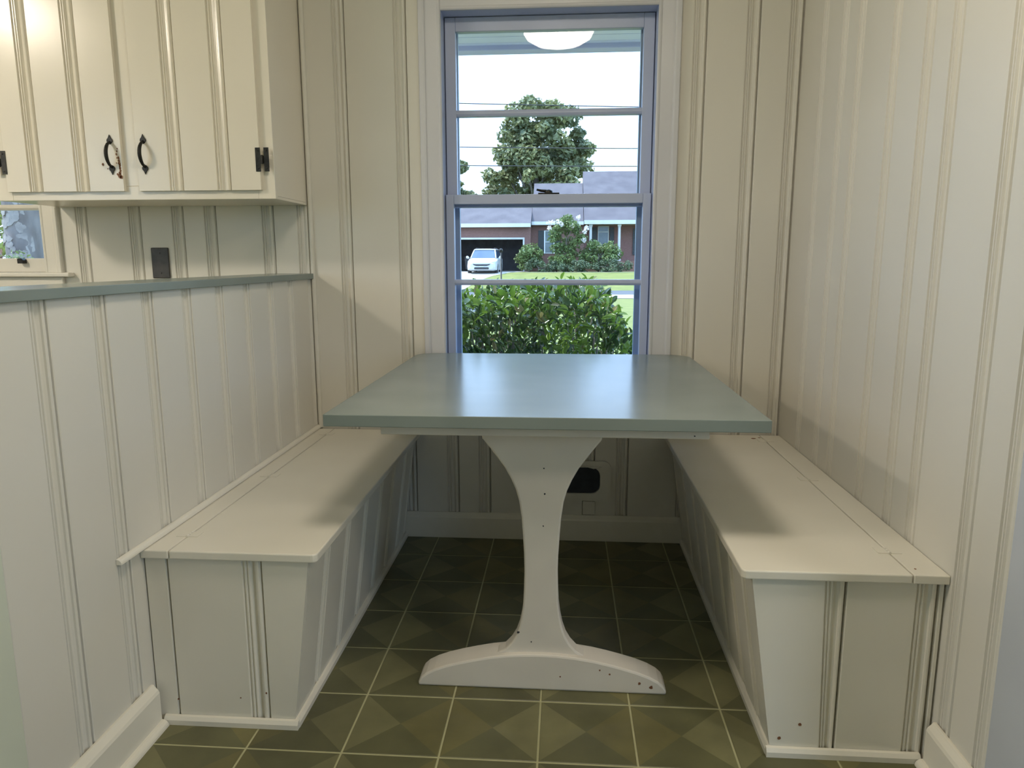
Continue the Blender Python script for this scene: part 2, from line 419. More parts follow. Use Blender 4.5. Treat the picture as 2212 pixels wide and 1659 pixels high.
# sashes: frame with horizontal muntin; panes below them
def sash(th, x0, x1, z0, z1, ix0, ix1, iz0, iz1, mun, y0, y1, name, mat):
    m = MB()
    m.box(x0, ix0, y0, y1, z0, z1); m.box(ix1, x1, y0, y1, z0, z1)
    m.box(ix0, ix1, y0, y1, z0, iz0); m.box(ix0, ix1, y0, y1, iz1, z1)
    s = th.part(name, m, mat, bevel=0.0025)
    for (a, b) in mun:
        mm = MB().prism([(y0+0.006, a), (y1-0.004, a-0.001), (y1-0.004, b+0.001), (y0+0.006, b), (y0+0.001, (a+b)/2+0.003), (y0+0.001, (a+b)/2-0.003)], ix0, ix1, lambda p, q, t: (t, p, q))
        mm.build("muntin", mat, s)
    zs = [iz0] + [v for ab in mun for v in ab] + [iz1]
    for k in range(0, len(zs), 2):
        MB().box(ix0-0.003, ix1+0.003, (y0+y1)/2-0.0012, (y0+y1)/2+0.0012, zs[k]-0.003, zs[k+1]+0.003).build("pane", GLASS, s)
    return s
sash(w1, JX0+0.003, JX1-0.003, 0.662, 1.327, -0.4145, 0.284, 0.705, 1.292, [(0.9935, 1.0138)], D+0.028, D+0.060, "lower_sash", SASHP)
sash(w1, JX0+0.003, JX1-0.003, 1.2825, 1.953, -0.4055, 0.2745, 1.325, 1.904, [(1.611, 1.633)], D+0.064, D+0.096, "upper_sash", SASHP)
m = MB(); m.box(-0.446, -0.403, D+0.104, D+0.128, 0.662, 1.953); m.box(0.2685, 0.315, D+0.104, D+0.128, 0.662, 1.953)
m.box(-0.403, 0.2685, D+0.104, D+0.128, 1.93, 1.953); m.box(-0.403, 0.2685, D+0.104, D+0.128, 0.662, 0.69)
w1.part("storm_frame", m, STORM)
m = MB().box(-0.10, -0.022, D+0.026, D+0.058, 1.3275, 1.3315)
m.lathe([(0.0, 1.3315), (0.016, 1.3315), (0.015, 1.339), (0.008, 1.343), (0.0, 1.344)], (-0.062, D+0.042, 0), 14)
m.tube([(-0.068, D+0.040, 1.338), (-0.09, D+0.036, 1.3395), (-0.106, D+0.03, 1.343)], [0.006, 0.005, 0.004], 8)
w1.part("sash_lock", m, BLACKIRON, smooth=False, bevel=0.001)

# ------------------------------------------------------------------ kitchen window
w2 = Thing("window_2", (-2.5, D, 1.0)); tag(w2.o, "kitchen window at the left edge behind the cabinet", "window", kind="structure")
m = MB(); m.box(-2.015, -1.996, D-0.001, D+0.139, 1.001, 1.949); m.box(-3.019, -3.0, D-0.001, D+0.139, 1.001, 1.949); m.box(-3.0, -2.015, D-0.001, D+0.139, 1.93, 1.949)
w2.part("jamb", m, PAINT)
w2.part("casing", MB().prism([(p[0]*0.9, p[1]) for p in CP], 1.043, 2.0, lambda u, d, z: (-2.015 + u, D - d, z)), PAINT)
w2.part("stool", MB().box(-3.1, -1.905, D-0.035, D+0.13, 1.026, 1.0425), PAINT, bevel=0.004)
w2.part("apron", MB().box(-3.05, -1.945, D-0.016, D-0.0002, 0.955, 1.0255), PAINT, bevel=0.003)
s2 = sash(w2, -2.999, -2.016, 1.0428, 1.93, -2.96, -2.034, 1.097, 1.89, [(1.283, 1.303)], D+0.028, D+0.058, "sash", PAINT)
m = MB().prism([(-0.012, 0), (0.012, 0), (0.012, 0.013), (0.006, 0.02), (-0.009, 0.02), (-0.012, 0.016)], D+0.006, D+0.0275, lambda u, w, a: (-2.128 + u, a, 1.077 + w))
w2.part("sash_lift", m, BLACKIRON, bevel=0.001)

# ------------------------------------------------------------------ outlet plate and pet opening
ot = Thing("cover_plate", (-1.55, D, 1.02)); tag(ot.o, "dark bronze cover plate on the kitchen wall under the cabinet", "wall plate")
ot.part("plate", MB().box(-1.585, -1.515, D-0.0065, D-0.0005, 1.02, 1.136), BRONZE, bevel=0.003)
for zc in (1.04, 1.116):
    ot.part("screw", MB().lathe([(0.0, -0.0085), (0.003, -0.008), (0.0035, -0.006)], (-1.55, D, zc), 10, axis='Y'), BRONZE)

def rrect(x0, x1, z0, z1, r, n=5):
    out = []
    for cx, cz, a0 in ((x1-r, z1-r, 0), (x0+r, z1-r, 90), (x0+r, z0+r, 180), (x1-r, z0+r, 270)):
        for k in range(n+1):
            a = math.radians(a0 + 90*k/n); out.append((cx + r*math.cos(a), cz + r*math.sin(a)))
    return out
pv = Thing("wall_vent", (0.0, D, 0.165)); tag(pv.o, "painted wall vent with a dark rounded opening under the table", "vent")
outer = rrect(-0.19, 0.187, 0.163, 0.322, 0.03); inner = rrect(-0.15, 0.146, 0.192, 0.297, 0.034)
n = len(outer); m = MB()
V = [(p[0], D-0.001, p[1]) for p in outer] + [(p[0], D-0.012, p[1]) for p in outer] + [(p[0], D-0.012, p[1]) for p in inner] + [(p[0], D-0.002, p[1]) for p in inner]
Fs = []
for i in range(n):
    j = (i+1) % n
    for L_ in (0, 1, 2): Fs.append((L_*n+i, L_*n+j, (L_+1)*n+j, (L_+1)*n+i))
m.add(V, Fs); pv.part("frame", m, PAINT)
pv.part("hole_shade_panel", MB().prism(rrect(-0.149, 0.145, 0.193, 0.296, 0.034), D-0.0035, D-0.0008, lambda u, w, a: (u, a, w)), DARKGAP)  # flat dark panel, the shade inside the hole put in as colour
lump = MB().tube([(0.02, D-0.013, 0.300), (0.05, D-0.014, 0.306), (0.09, D-0.0135, 0.303), (0.12, D-0.0145, 0.298), (0.15, D-0.013, 0.301)], [0.002, 0.005, 0.003, 0.006, 0.002], 7)
pv.part("torn_edge", lump, PAINT)
tag(MB().box(0.08, 0.128, D-0.008, D-0.0005, 0.1055, 0.16).build("trim_6", PAINT, bevel=0.0015), "small square wood patch on the wall below the vent", "trim", kind="structure")

# ------------------------------------------------------------------ benches
def hinge(th, x, y, z, sx):
    m = MB()
    m.box(x-0.026, x-0.003, y-0.016, y+0.016, z+0.0002, z+0.0014); m.box(x+0.003, x+0.026, y-0.016, y+0.016, z+0.0002, z+0.0014)
    for k in range(3):
        m.tube([(x, y-0.016+k*0.011, z+0.001), (x, y-0.0065+k*0.011, z+0.001)], 0.0032, 8)
    o = th.part("hinge", m, PAINT2)
    return o
def bench(name, label, s, xw, xin, xtop, xbot, yf, seam, jend, jface, hy):
    """s=+1: bench on the left wall; xw wall side, xin aisle edge of the seat, xtop/xbot aisle face of the body"""
    th = Thing(name, ((xw+xbot)/2, (yf+D)/2, 0)); tag(th.o, label, "bench", "built in nook benches")
    yb = yf + 0.012; zt = 0.4175; g = 0.0015*s
    # carcass core behind the panels (slanted on the aisle side)
    k = 0.0135
    core = [(xw + 0.002*s, 0.03), (xbot - k*s, 0.03), (xtop - k*s, zt), (xw + 0.002*s, zt)]
    th.part("carcass", MB().prism(core, yb+k, D-0.03, lambda u, w, a: (u, a, w)), PAINT2)
    # end boards (facing the kitchen): clipped by the slanted edge -> built as prisms per board, sheared at the aisle side
    def fend(lastb):
        def fn(u, d, z):
            x = u
            if lastb is not None:
                t = (u - lastb)/(xtop - lastb)
                xe = xbot + (xtop - xbot)*(z - 0.0)/zt
                x = lastb + t*(xe - lastb)
            return (x, yb + d, z)
        return fn
    js = jend
    for a, b in zip(js[:-1], js[1:]):
        lo_, hi_ = (a, b) if a < b else (b, a)
        edge = abs(b - xtop) < 1e-6
        pr = board_profile(lo_, hi_, plain=(('hi' if s > 0 else 'lo') if edge else None))
        ob = MB().prism(pr, 0.0, zt, fend(a if edge else None)).build("end_board", PAINT2); reparent(ob, th.o)
    # aisle boards on the slanted face
    def fface(u, d, z):
        x = xbot + (xtop - xbot)*z/zt
        return (x - s*d, u, z)
    boards(jface, 0.0, zt, fface, PAINT2, th, flip=False, name='face_board', firstplain=True)
    # shoe mouldings
    th.part("shoe_moulding", MB().prism([(0, 0), (0.012, 0), (0.012, 0.012), (0.007, 0.02), (0, 0.021)], min(xw + 0.022*s, xbot + 0.012*s), max(xw + 0.022*s, xbot + 0.012*s), lambda p, z, a: (a, yb - 0.0008 - p, z)), PAINT2)
    th.part("shoe_moulding", MB().prism([(0, 0), (0.012, 0), (0.012, 0.012), (0.007, 0.02), (0, 0.021)], yb - 0.001, D-0.018, lambda p, z, a: (xbot + s*(0.001 + p), a, z)), PAINT2)
    # seat lid with rounded aisle corner, and the fixed strip it hinges on
    r = 0.014; cx = xin - s*r; cy = yf + r
    arc = [(cx + s*r*math.sin(t), cy - r*math.cos(t)) for t in [math.pi/2*q/4 for q in range(5)]]
    lid = [(seam + 0.0012*s, yf)] + arc + [(xin, D-0.02), (seam + 0.0012*s, D-0.02)]
    th.part("seat_lid", MB().prism(lid, zt+0.0004, 0.4379, lambda u, w, a: (u, w, a)), PAINT2, bevel=0.003, angle=0.9)
    strip = [(xw + 0.001*s, yf), (seam - 0.0012*s, yf), (seam - 0.0012*s, D-0.02), (xw + 0.001*s, D-0.02)]
    th.part("hinge_strip", MB().prism(strip, zt+0.0004, 0.4379, lambda u, w, a: (u, w, a)), PAINT2, bevel=0.0025)
    for y in hy: hinge(th, seam, y, 0.4379, s)
    return th
jf = [YB+0.0262, 1.665, 1.84, 2.02, 2.2, 2.37, 2.55, D-0.019]
bL = bench("storage_bench", "cream storage bench with hinged lid against the low half wall", 1, XL, -0.548, -0.572, -0.625, YB, -0.893,
      [XL+0.0015, -0.905, -0.683, -0.572], jf, (1.585, 2.066, 2.60))
jf2 = [YBR+0.0262, 1.60, 1.74, 1.90, 2.10, 2.28, 2.48, D-0.019]
bR = bench("storage_bench", "cream storage bench with hinged lid against the full height right wall", -1, XR, 0.383, 0.408, 0.470, YBR, 0.735,
      [XR-0.0015, 0.795, 0.606, 0.408], jf2, (1.596, 2.136, 2.60))
def nick(th, under, pts, fn, mat=BLACKIRON, name="nail_mark"):
    for (u, w, r) in pts:
        k = 7; ph = random.random()*6
        poly = [(u + r*(0.7+0.5*random.random())*math.cos(ph + 2*math.pi*i/k), w + r*(0.7+0.5*random.random())*math.sin(ph + 2*math.pi*i/k)) for i in range(k)]
        th.part(name, MB().prism(poly, 0, 1, fn), mat, under=under)
nick(bL, None, [(-0.689, 0.085, 0.003), (-0.905, 0.06, 0.0025), (-0.752, 0.07, 0.002)], lambda u, w, a: (u, YB+0.012-0.0004-0.0003*a, w), WOODCHIP)
nick(bR, None, [(0.53, 0.075, 0.004), (0.487, 0.04, 0.004)], lambda u, w, a: (u, YBR+0.012-0.0004-0.0003*a, w), WOODCHIP)
nick(bR, None, [(0.752, 1.50, 0.003), (0.737, 1.607, 0.006), (0.70, 2.63, 0.008), (0.725, 2.645, 0.006)], lambda u, w, a: (u, w, 0.4381+0.0004*a), WOODCHIP)
nick(bL, None, [(-0.897, 1.592, 0.005), (-0.893, 2.072, 0.006)], lambda u, w, a: (u, w, 0.4381+0.0004*a), WOODCHIP)

# ------------------------------------------------------------------ table
tb = Thing("pedestal_table", (-0.045, 1.72, 0)); tag(tb.o, "sage green laminate top table on one white trestle pedestal", "table")
TXL, TXR, TYF = -0.5495, 0.458, 1.5755
R_ = 0.075; top = [(TXL, TYF), (TXR, TYF)]
for cx, cy, a0 in ((TXR-R_, D-0.021-R_, 0), (TXL+R_, D-0.021-R_, 90)):
    top += [(cx + R_*math.cos(math.radians(a0+90*k/8)), cy + R_*math.sin(math.radians(a0+90*k/8))) for k in range(9)]
tb.part("table_top", MB().prism(top, 0.712, 0.74, lambda u, w, a: (u, w, a)), SAGE, bevel=0.0016, angle=0.9)
tb.part("cleat", MB().box(-0.428, 0.334, 1.62, 1.80, 0.684, 0.7118), LEGP, bevel=0.003)
Ls = [(-0.197, 0.684), (-0.197, 0.658), (-0.178, 0.634), (-0.160, 0.61), (-0.142, 0.585), (-0.126, 0.556), (-0.114, 0.528), (-0.106, 0.498), (-0.100, 0.456), (-0.097, 0.413), (-0.094, 0.36), (-0.093, 0.314), (-0.094, 0.27), (-0.096, 0.226), (-0.100, 0.195), (-0.106, 0.165), (-0.1145, 0.14), (-0.126, 0.12), (-0.142, 0.102), (-0.165, 0.088)]
Lc = -0.051
leg = Ls + [(2*Lc - p[0], p[1]) for p in reversed(Ls)]
tb.part("pedestal", MB().prism(leg, 1.700, 1.744, lambda u, w, a: (u, a, w)), LEGP, bevel=0.005, angle=0.9)
fc = -0.0495; fp = [(0.3185, 0.0), (0.3175, 0.010), (0.311, 0.022), (0.298, 0.034), (0.276, 0.046), (0.245, 0.058), (0.21, 0.068), (0.17, 0.078), (0.13, 0.0865), (0.085, 0.093), (0.04, 0.0965), (0.0, 0.0975)]
foot = [(fc + a, b) for a, b in fp] + [(fc - a, b) for a, b in reversed(fp[:-1])]
tb.part("foot", MB().prism(foot, 1.6847, 1.759, lambda u, w, a: (u, a, w)), LEGP, bevel=0.005, angle=0.9)
pd = tb.o
nick(tb, None, [(-0.043, 0.520, 0.0025), (-0.045, 0.585, 0.002), (-0.046, 0.437, 0.002), (-0.108, 0.15, 0.0035), (-0.075, 0.125, 0.002)], lambda u, w, a: (u, 1.7-0.0003-0.0003*a, w), DARKGAP)
nick(tb, None, [(0.30, 0.692, 0.002)], lambda u, w, a: (u, 1.62-0.0003-0.0003*a, w), DARKGAP)
nick(tb, None, [(0.10, 0.062, 0.0025), (0.125, 0.052, 0.0025), (0.20, 0.03, 0.004), (0.0, 0.04, 0.002), (0.23, 0.02, 0.005)], lambda u, w, a: (u, 1.6847-0.0003-0.0003*a, w), WOODCHIP)

# ------------------------------------------------------------------ wall cabinet
CY = 2.405
cb = Thing("wall_cabinet", (-1.445, D, 1.29)); tag(cb.o, "cream two door wall cabinet with black iron pulls", "cabinet")
m = MB(); m.box(-1.935, -0.963, CY+0.002, D-0.0025, 1.30, 2.3)
cb.part("carcass", m, PAINTC)
m = MB(); z0, z1 = 1.29, 2.3
m.box(-1.935, -1.885, CY, CY+0.02, z0, z1); m.box(-1.02, -0.9625, CY, CY+0.02, z0, z1); m.box(-1.885, -1.02, CY, CY+0.02, z0, 1.335); m.box(-1.885, -1.02, CY, CY+0.02, 2.25, z1); m.box(-1.49, -1.415, CY, CY+0.02, 1.335, 2.25)
cb.part("face_frame", m, PAINTC, bevel=0.0015)
m = MB().box(-1.9345, -0.9635, CY+0.021, D-0.0025, 1.2905, 1.2995); cb.part("bottom_panel", m, PAINTC)
def door(x0, x1, joints, hx, hin):
    yf = CY - 0.014
    d = MB().box(x0, x1, yf + 0.0125, CY-0.0006, 1.318, 2.27).build("door", PAINTC); reparent(d, cb.o)
    fd = lambda u, dd, z: (u, yf + dd*0.95, z)
    boards(joints, 1.318, 2.27, fd, PAINTC, d, name="board", lastplain=True)
    # spade handle: two pointed pads and a bowed grip
    h = MB(); zc = 1.4355
    for sgn in (1, -1):
        zp = zc + sgn*0.043
        sp = [(0.0, -0.010), (0.0055, -0.007), (0.0105, 0.0), (0.0095, 0.006), (0.005, 0.011), (0.0022, 0.017), (0.0, 0.022)]
        poly = [(a, b*sgn) for a, b in sp] + [(-a, b*sgn) for a, b in reversed(sp[1:-1])]
        h.prism(poly, yf-0.004, yf-0.0003, lambda u, w, a: (hx + u, a, zp + w))
    pts = []; rs = []
    for k in range(11):
        t = -1 + 2*k/10; pts.append((hx, yf - 0.003 - 0.026*(1 - t*t)**0.7, zc + 0.041*t)); rs.append(0.0042 + 0.0022*(1 - t*t))
    h.tube(pts, rs, 8)
    ho = h.build("handle", BLACKIRON, d, bevel=0.0008)
    # H hinge
    hg = MB(); zc = 1.4145; y0, y1 = yf-0.002, yf-0.0003
    a = hin; b_ = 1 if x1 < -1.2 else -1    # frame lies outwards
    hg.box(a-0.0225, a-0.006, y0, y1, zc-0.038, zc+0.038); hg.box(a+0.006, a+0.0225, y0, y1, zc-0.038, zc+0.038)
    hg.box(a-0.006, a+0.006, y0, y1, zc-0.012, zc+0.012); hg.tube([(a, y0-0.001, zc-0.014), (a, y0-0.001, zc+0.014)], 0.004, 8)
    for zz in (-0.028, 0.028):
        for xx in (-0.014, 0.014): hg.lathe([(0.0, -0.0016), (0.0025, -0.001), (0.003, 0.0)], (a+xx, y0, zc+zz), 8, axis='Y')
    hg.build("hinge", BLACKIRON, d)
    return d
d1 = door(-1.894, -1.478, [-1.894, -1.765, -1.6, -1.478], -1.512, -1.907)
d2 = door(-1.428, -1.005, [-1.428, -1.272, -1.108, -1.005], -1.397, -0.995)
chips = []
chips += [(-1.5435, 1.405, 0.0045), (-1.528, 1.391, 0.002), (-1.494, 1.437, 0.0035), (-1.4915, 1.447, 0.0025), (-1.4935, 1.425, 0.002), (-1.4965, 1.409, 0.002), (-1.489, 1.455, 0.002),
          (-1.4875, 1.425, 0.004), (-1.4865, 1.416, 0.0045), (-1.4865, 1.408, 0.005), (-1.4855, 1.400, 0.0045), (-1.4855, 1.392, 0.0045), (-1.4845, 1.385, 0.004), (-1.4865, 1.377, 0.005), (-1.4875, 1.368, 0.007), (-1.483, 1.363, 0.006), (-1.4955, 1.372, 0.0035)]
for (u, w, r) in chips:
    k = 8; ph = random.random()*6
    poly = [(u + r*(0.65+0.5*random.random())*math.cos(ph + 2*math.pi*i/k), w + 1.3*r*(0.65+0.5*random.random())*math.sin(ph + 2*math.pi*i/k)) for i in range(k)]
    co = MB().prism(poly, 0, 1, lambda u, w, a: (u, CY-0.014-0.0004-0.0004*a, w)).build("paint_chip", WOODCHIP, d1)
    co['label'] = "brown bare wood where the paint has chipped"

# ------------------------------------------------------------------ ceiling lamps
def dome(name, label, x, y, r, strength, col):
    t = Thing(name, (x, y, CEIL)); tag(t.o, label, "ceiling light", "ceiling dome lights")
    t.part("ring", MB().lathe([(r*0.9, CEIL-0.001), (r*1.04, CEIL-0.001), (r*1.05, CEIL-0.02), (r*1.0, CEIL-0.03), (r*0.97, CEIL-0.028)], (x, y, 0), 32), CEILP, smooth=True)
    prof = [(r*math.cos(a), CEIL - 0.026 - 0.085*math.sin(a)) for a in [math.pi/2*k/8 for k in range(9)]][::2]
    prof[-1] = (0.001, prof[-1][1])
    t.part("dome_shade", MB().lathe(prof, (x, y, 0), 20), emit_mat(name + "_glow", col, strength), smooth=True)
dome("dome_light", "round frosted dome light on the ceiling in front of the nook", -0.05, 1.02, 0.21, 30.0, (1.0, 0.88, 0.72))
dome("dome_light", "round frosted dome light on the kitchen ceiling", -2.95, 0.9, 0.19, 100.0, (1.0, 0.88, 0.73))
dome("dome_light", "added unseen dome light behind to the right that brightens the half wall", 1.6, 0.1, 0.19, 40.0, (1.0, 0.88, 0.73))  # extra lamp added out of view to brighten the half wall

# ------------------------------------------------------------------ outdoors: own eave
SOFF = mottled("soffit_paint", (0.74, 0.76, 0.84), (0.78, 0.80, 0.88), 0.6, 4)
FASC = mottled("fascia_paint", (0.55, 0.55, 0.72), (0.60, 0.60, 0.77), 0.6, 4)
ev = MB().box(-6, 4, D+0.145, 3.47, 2.043, 2.12).build("roof_soffit", SOFF); tag(ev, "grey green soffit of the eave outside the nook window", "soffit", kind="structure")
y = D + 0.15; k = 0
while y < 3.39:
    b = MB().box(-6, 4, y, y+0.082, 2.032, 2.0425).build("board", SOFF, ev, bevel=0.003); y += 0.087
MB().box(-6, 4, 3.41, 3.49, 2.012, 2.18).build("fascia", FASC, ev, bevel=0.004)

# ------------------------------------------------------------------ outdoors: ground
GRASS = mottled("sunlit_lawn", (0.132, 0.155, 0.031), (0.187, 0.202, 0.046), 0.9, 1.3, 0.6, 25, detail=8)
CONC = mottled("pale_concrete", (0.360, 0.346, 0.317), (0.418, 0.403, 0.374), 0.85, 2)
ASPH = mottled("grey_asphalt", (0.072, 0.079, 0.090), (0.101, 0.108, 0.119), 0.85, 3)
def strip_ground(name, mat, ring, label, cat, dz=0.0, parent=None):
    """ring: list of (x0, x1, y) rows"""
    def gz(y):
        if y < 39.6: return -0.6
        if y > 48.5: return 0.22
        return -0.6 + 0.82*(y - 39.6)/8.9
    m = MB(); V = []
    for x0, x1, y in ring: V += [(x0, y, gz(y)+dz), (x1, y, gz(y)+dz)]
    Fs = [(2*i, 2*i+1, 2*i+3, 2*i+2) for i in range(len(ring)-1)]
    o = m.add(V, Fs).build(name, mat); tag(o, label, cat, kind="structure"); return o
strip_ground("ground", GRASS, [(-120, 120, -60), (-120, 120, 39.6), (-120, 120, 44), (-120, 120, 48.5), (-120, 120, 160)], "green lawn outside the window", "lawn")
strip_ground("bounce_ground_strip", mottled("bounce_ground_tone", (0.20, 0.185, 0.17), (0.30, 0.28, 0.26), 0.9, 6), [(-9, 6, 2.9), (-9, 6, 6.2)], "pale ground strip added under the hedge to cut green bounce light", "ground", 0.01)  # ground strip added to weaken the green bounce on the soffit
strip_ground("street", ASPH, [(-120, 120, 34.8), (-120, 120, 39.6)], "grey asphalt street beyond the hedge", "street", 0.012)
strip_ground("sidewalk", CONC, [(-2.6, 60, 31.5), (-2.6, 60, 34.8)], "pale concrete pavement beside the street", "pavement", 0.02)
strip_ground("driveway_apron", ASPH, [(-9.0, -2.9, 20), (-9.0, -2.9, 34.9)], "shaded asphalt drive left of the hedge", "driveway", 0.016)
strip_ground("driveway", CONC, [(-13, -5.6, 39.6), (-13, -5.2, 44), (-13, -4.6, 46.5), (-13, -3.6, 48.5), (-13, -2.6, 50.5), (-13, -2.6, 60)], "white concrete driveway of the house across the street", "driveway", 0.012)
strip_ground("front_walk", CONC, [(-2.6, 12, 48.6), (-2.6, 12, 49.15)], "pale front path below the shrubs", "path", 0.015)

# ------------------------------------------------------------------ house across the street
def brick_mat():
    m, nt, b = nodes_of("red_brick")
    tc = nt.nodes.new('ShaderNodeTexCoord'); mp = nt.nodes.new('ShaderNodeMapping'); mp.inputs['Rotation'].default_value = (math.radians(90), 0, 0)
    nt.links.new(tc.outputs['Object'], mp.inputs[0])
    br = nt.nodes.new('ShaderNodeTexBrick'); br.inputs['Scale'].default_value = 4.5
    br.inputs['Color1'].default_value = (0.15, 0.055, 0.045, 1); br.inputs['Color2'].default_value = (0.19, 0.075, 0.06, 1); br.inputs['Mortar'].default_value = (0.33, 0.27, 0.24, 1)
    br.inputs['Mortar Size'].default_value = 0.02
    nt.links.new(mp.outputs[0], br.inputs['Vector']); nt.links.new(br.outputs['Color'], b.inputs['Base Color']); b.inputs['Roughness'].default_value = 0.85
    return m
BRICK = brick_mat()
ROOF = mottled("grey_shingle", (0.090, 0.081, 0.092), (0.121, 0.110, 0.121), 0.9, 1.2, 0.5, 12, detail=8)
TRIMW = mottled("white_trim", (0.510, 0.527, 0.510), (0.561, 0.578, 0.561), 0.6, 3)
DARKIN = mottled("dark_garage_interior", (0.11, 0.12, 0.15), (0.17, 0.18, 0.22), 0.9, 2)
SHUT = mottled("dark_shutter", (0.02, 0.03, 0.035), (0.035, 0.045, 0.05), 0.6, 6)
PANE = mottled("house_window_pane", (0.10, 0.14, 0.15), (0.16, 0.20, 0.21), 0.15, 2)
hs = Thing("brick_house", (0, 56, 0.22)); tag(hs.o, "single storey red brick house with grey roof across the street", "house")
m = MB()
m.box(-15, -7.9, 52.5, 52.8, 0.2, 3.45); m.box(-3.0, -2.45, 52.5, 52.8, 0.2, 3.45); m.box(-7.9, -3.0, 52.5, 52.8, 2.53, 3.45)
m.box(-2.75, -2.45, 52.8, 60, 0.2, 3.45); m.box(-15, -14.7, 52.8, 60, 0.2, 3.45)
m.box(-2.45, -1.5, 53.4, 53.7, 0.2, 3.55); m.box(-0.75, 1.4, 53.4, 53.7, 0.2, 3.55); m.box(-1.5, -0.75, 53.4, 53.7, 0.2, 1.5); m.box(-1.5, -0.75, 53.4, 53.7, 3.15, 3.55)
m.box(1.4, 11, 54.6, 54.9, 0.2, 3.65)
m.box(1.4, 1.6, 53.7, 54.6, 0.2, 3.65)
m.box(10.7, 11, 54.9, 62, 0.2, 3.65)
hs.part("brick_wall", m, BRICK)
m = MB(); m.box(-14.6, -2.8, 59.0, 59.2, 0.2, 3.4); m.box(-14.6, -2.8, 52.9, 59, 3.35, 3.44); m.box(-14.6, -14.5, 52.9, 59, 0.2, 3.35); m.box(-2.9, -2.8, 52.9, 59, 0.2, 3.35)
hs.part("garage_interior", m, DARKIN)
m = MB(); m.box(-8.05, -7.9, 52.42, 52.5, 0.22, 2.63); m.box(-3.0, -2.88, 52.42, 52.5, 0.22, 2.63); m.box(-7.9, -3.0, 52.42, 52.5, 2.5, 2.63)
hs.part("garage_frame", m, TRIMW)
def roof(x0, x1, ye, ze, yr, zr):
    t = 0.14
    back = 2*yr - ye
    pr = [(ye, ze), (yr, zr), (back, ze), (back, ze - t), (ye, ze - t)]
    return hs.part("roof", MB().prism(pr, x0, x1, lambda p, q, a: (a, p, q)), ROOF)
roof(-15.4, -2.42, 52.05, 3.60, 57.0, 5.83)
roof(-2.40, 1.33, 53.0, 3.72, 57.4, 6.86)
roof(1.36, 11.4, 53.0, 3.80, 58.6, 7.86)
hs.part("fascia", MB().box(-15.4, -2.42, 51.9, 52.04, 3.34, 3.60), TRIMW)
hs.part("fascia", MB().box(-2.40, 1.33, 52.86, 52.99, 3.52, 3.76), TRIMW)
hs.part("fascia", MB().box(1.36, 11.4, 52.86, 52.99, 3.56, 3.84), TRIMW)
hs.part("porch_ceiling", MB().box(1.4, 11, 53.0, 54.6, 3.56, 3.64), TRIMW)
hs.part("porch_floor", MB().box(1.4, 11, 52.6, 54.6, 0.2, 0.95), BRICK)
for x in (1.85, 3.9):
    m = MB().box(x-0.13, x+0.13, 53.05, 53.31, 0.95, 1.13).box(x-0.13, x+0.13, 53.05, 53.31, 3.42, 3.558)
    m.lathe([(0.10, 1.13), (0.105, 1.6), (0.12, 1.64), (0.10, 1.68), (0.095, 3.3), (0.12, 3.42)], (x, 53.18, 0), 12)
    hs.part("porch_column", m, TRIMW)
def hwin(x0, x1, y, z0, z1, name, nz):
    w = MB(); t = 0.07
    w.box(x0, x0+t, y-0.06, y+0.02, z0, z1); w.box(x1-t, x1, y-0.06, y+0.02, z0, z1)
    zs = [z0 + (z1 - z0)*f for f in nz]
    for z in zs: w.box(x0+t, x1-t, y-0.06, y+0.02, z-t/2, z+t/2)
    f = hs.part(name, w, TRIMW)
    for a, b in zip(zs[:-1], zs[1:]):
        MB().box(x0+t, x1-t, y-0.02, y-0.01, a+t/2, b-t/2).build("pane", PANE, f).matrix_parent_inverse = Matrix.Identity(4)
hwin(-1.48, -0.77, 53.42, 1.5, 3.15, "window", (0.02, 0.5, 0.98))
hs.part("shutter", MB().box(-1.93, -1.5, 53.33, 53.39, 1.5, 3.15), SHUT)
hs.part("shutter", MB().box(-0.73, -0.3, 53.33, 53.39, 1.5, 3.15), SHUT)
hwin(2.42, 3.24, 54.58, 0.96, 3.5, "front_door", (0.015, 0.83, 0.985))
hs.part("shutter", MB().box(3.3, 3.62, 54.5, 54.57, 1.0, 3.4), SHUT)
hs.part("shutter", MB().box(2.0, 2.36, 54.5, 54.57, 1.0, 3.4), SHUT)
hs.part("shutter", MB().box(5.0, 5.5, 54.5, 54.57, 1.4, 3.3), SHUT)

# ------------------------------------------------------------------ parked minivan
CARW = mottled("white_car_paint", (0.505, 0.513, 0.520), (0.535, 0.543, 0.551), 0.25, 1)
CARG = mottled("car_glass", (0.05, 0.085, 0.14), (0.08, 0.12, 0.19), 0.08, 1)
CARB = mottled("black_car_plastic", (0.015, 0.015, 0.017), (0.03, 0.03, 0.033), 0.5, 5)
HEADL = mottled("headlight_lens", (0.5, 0.52, 0.55), (0.6, 0.62, 0.65), 0.1, 5)
van = Thing("minivan", (-5.42, 49.6, 0.235)); tag(van.o, "white minivan parked nose out in front of the open garage", "car")
vx, vy, vz = -5.42, 47.4, 0.12
def loft(secs, mb, mi=0):
    """secs: list of (y, [(x, z) half outline from bottom centre to top centre])"""
    n = len(secs[0][1]); rows = []
    V = []
    for y, half in secs:
        full = [(vx + x, vy + y, vz + z) for x, z in half] + [(vx - x, vy + y, vz + z) for x, z in reversed(half)]
        V += full
    k = 2*n; Fs = []
    for i in range(len(secs)-1):
        for j in range(k): Fs.append((i*k+j, i*k+(j+1) % k, (i+1)*k+(j+1) % k, (i+1)*k+j))
    Fs += [tuple(range(k)), tuple((len(secs)-1)*k + j for j in reversed(range(k)))]
    mb.add(V, Fs, mi)
m = MB()
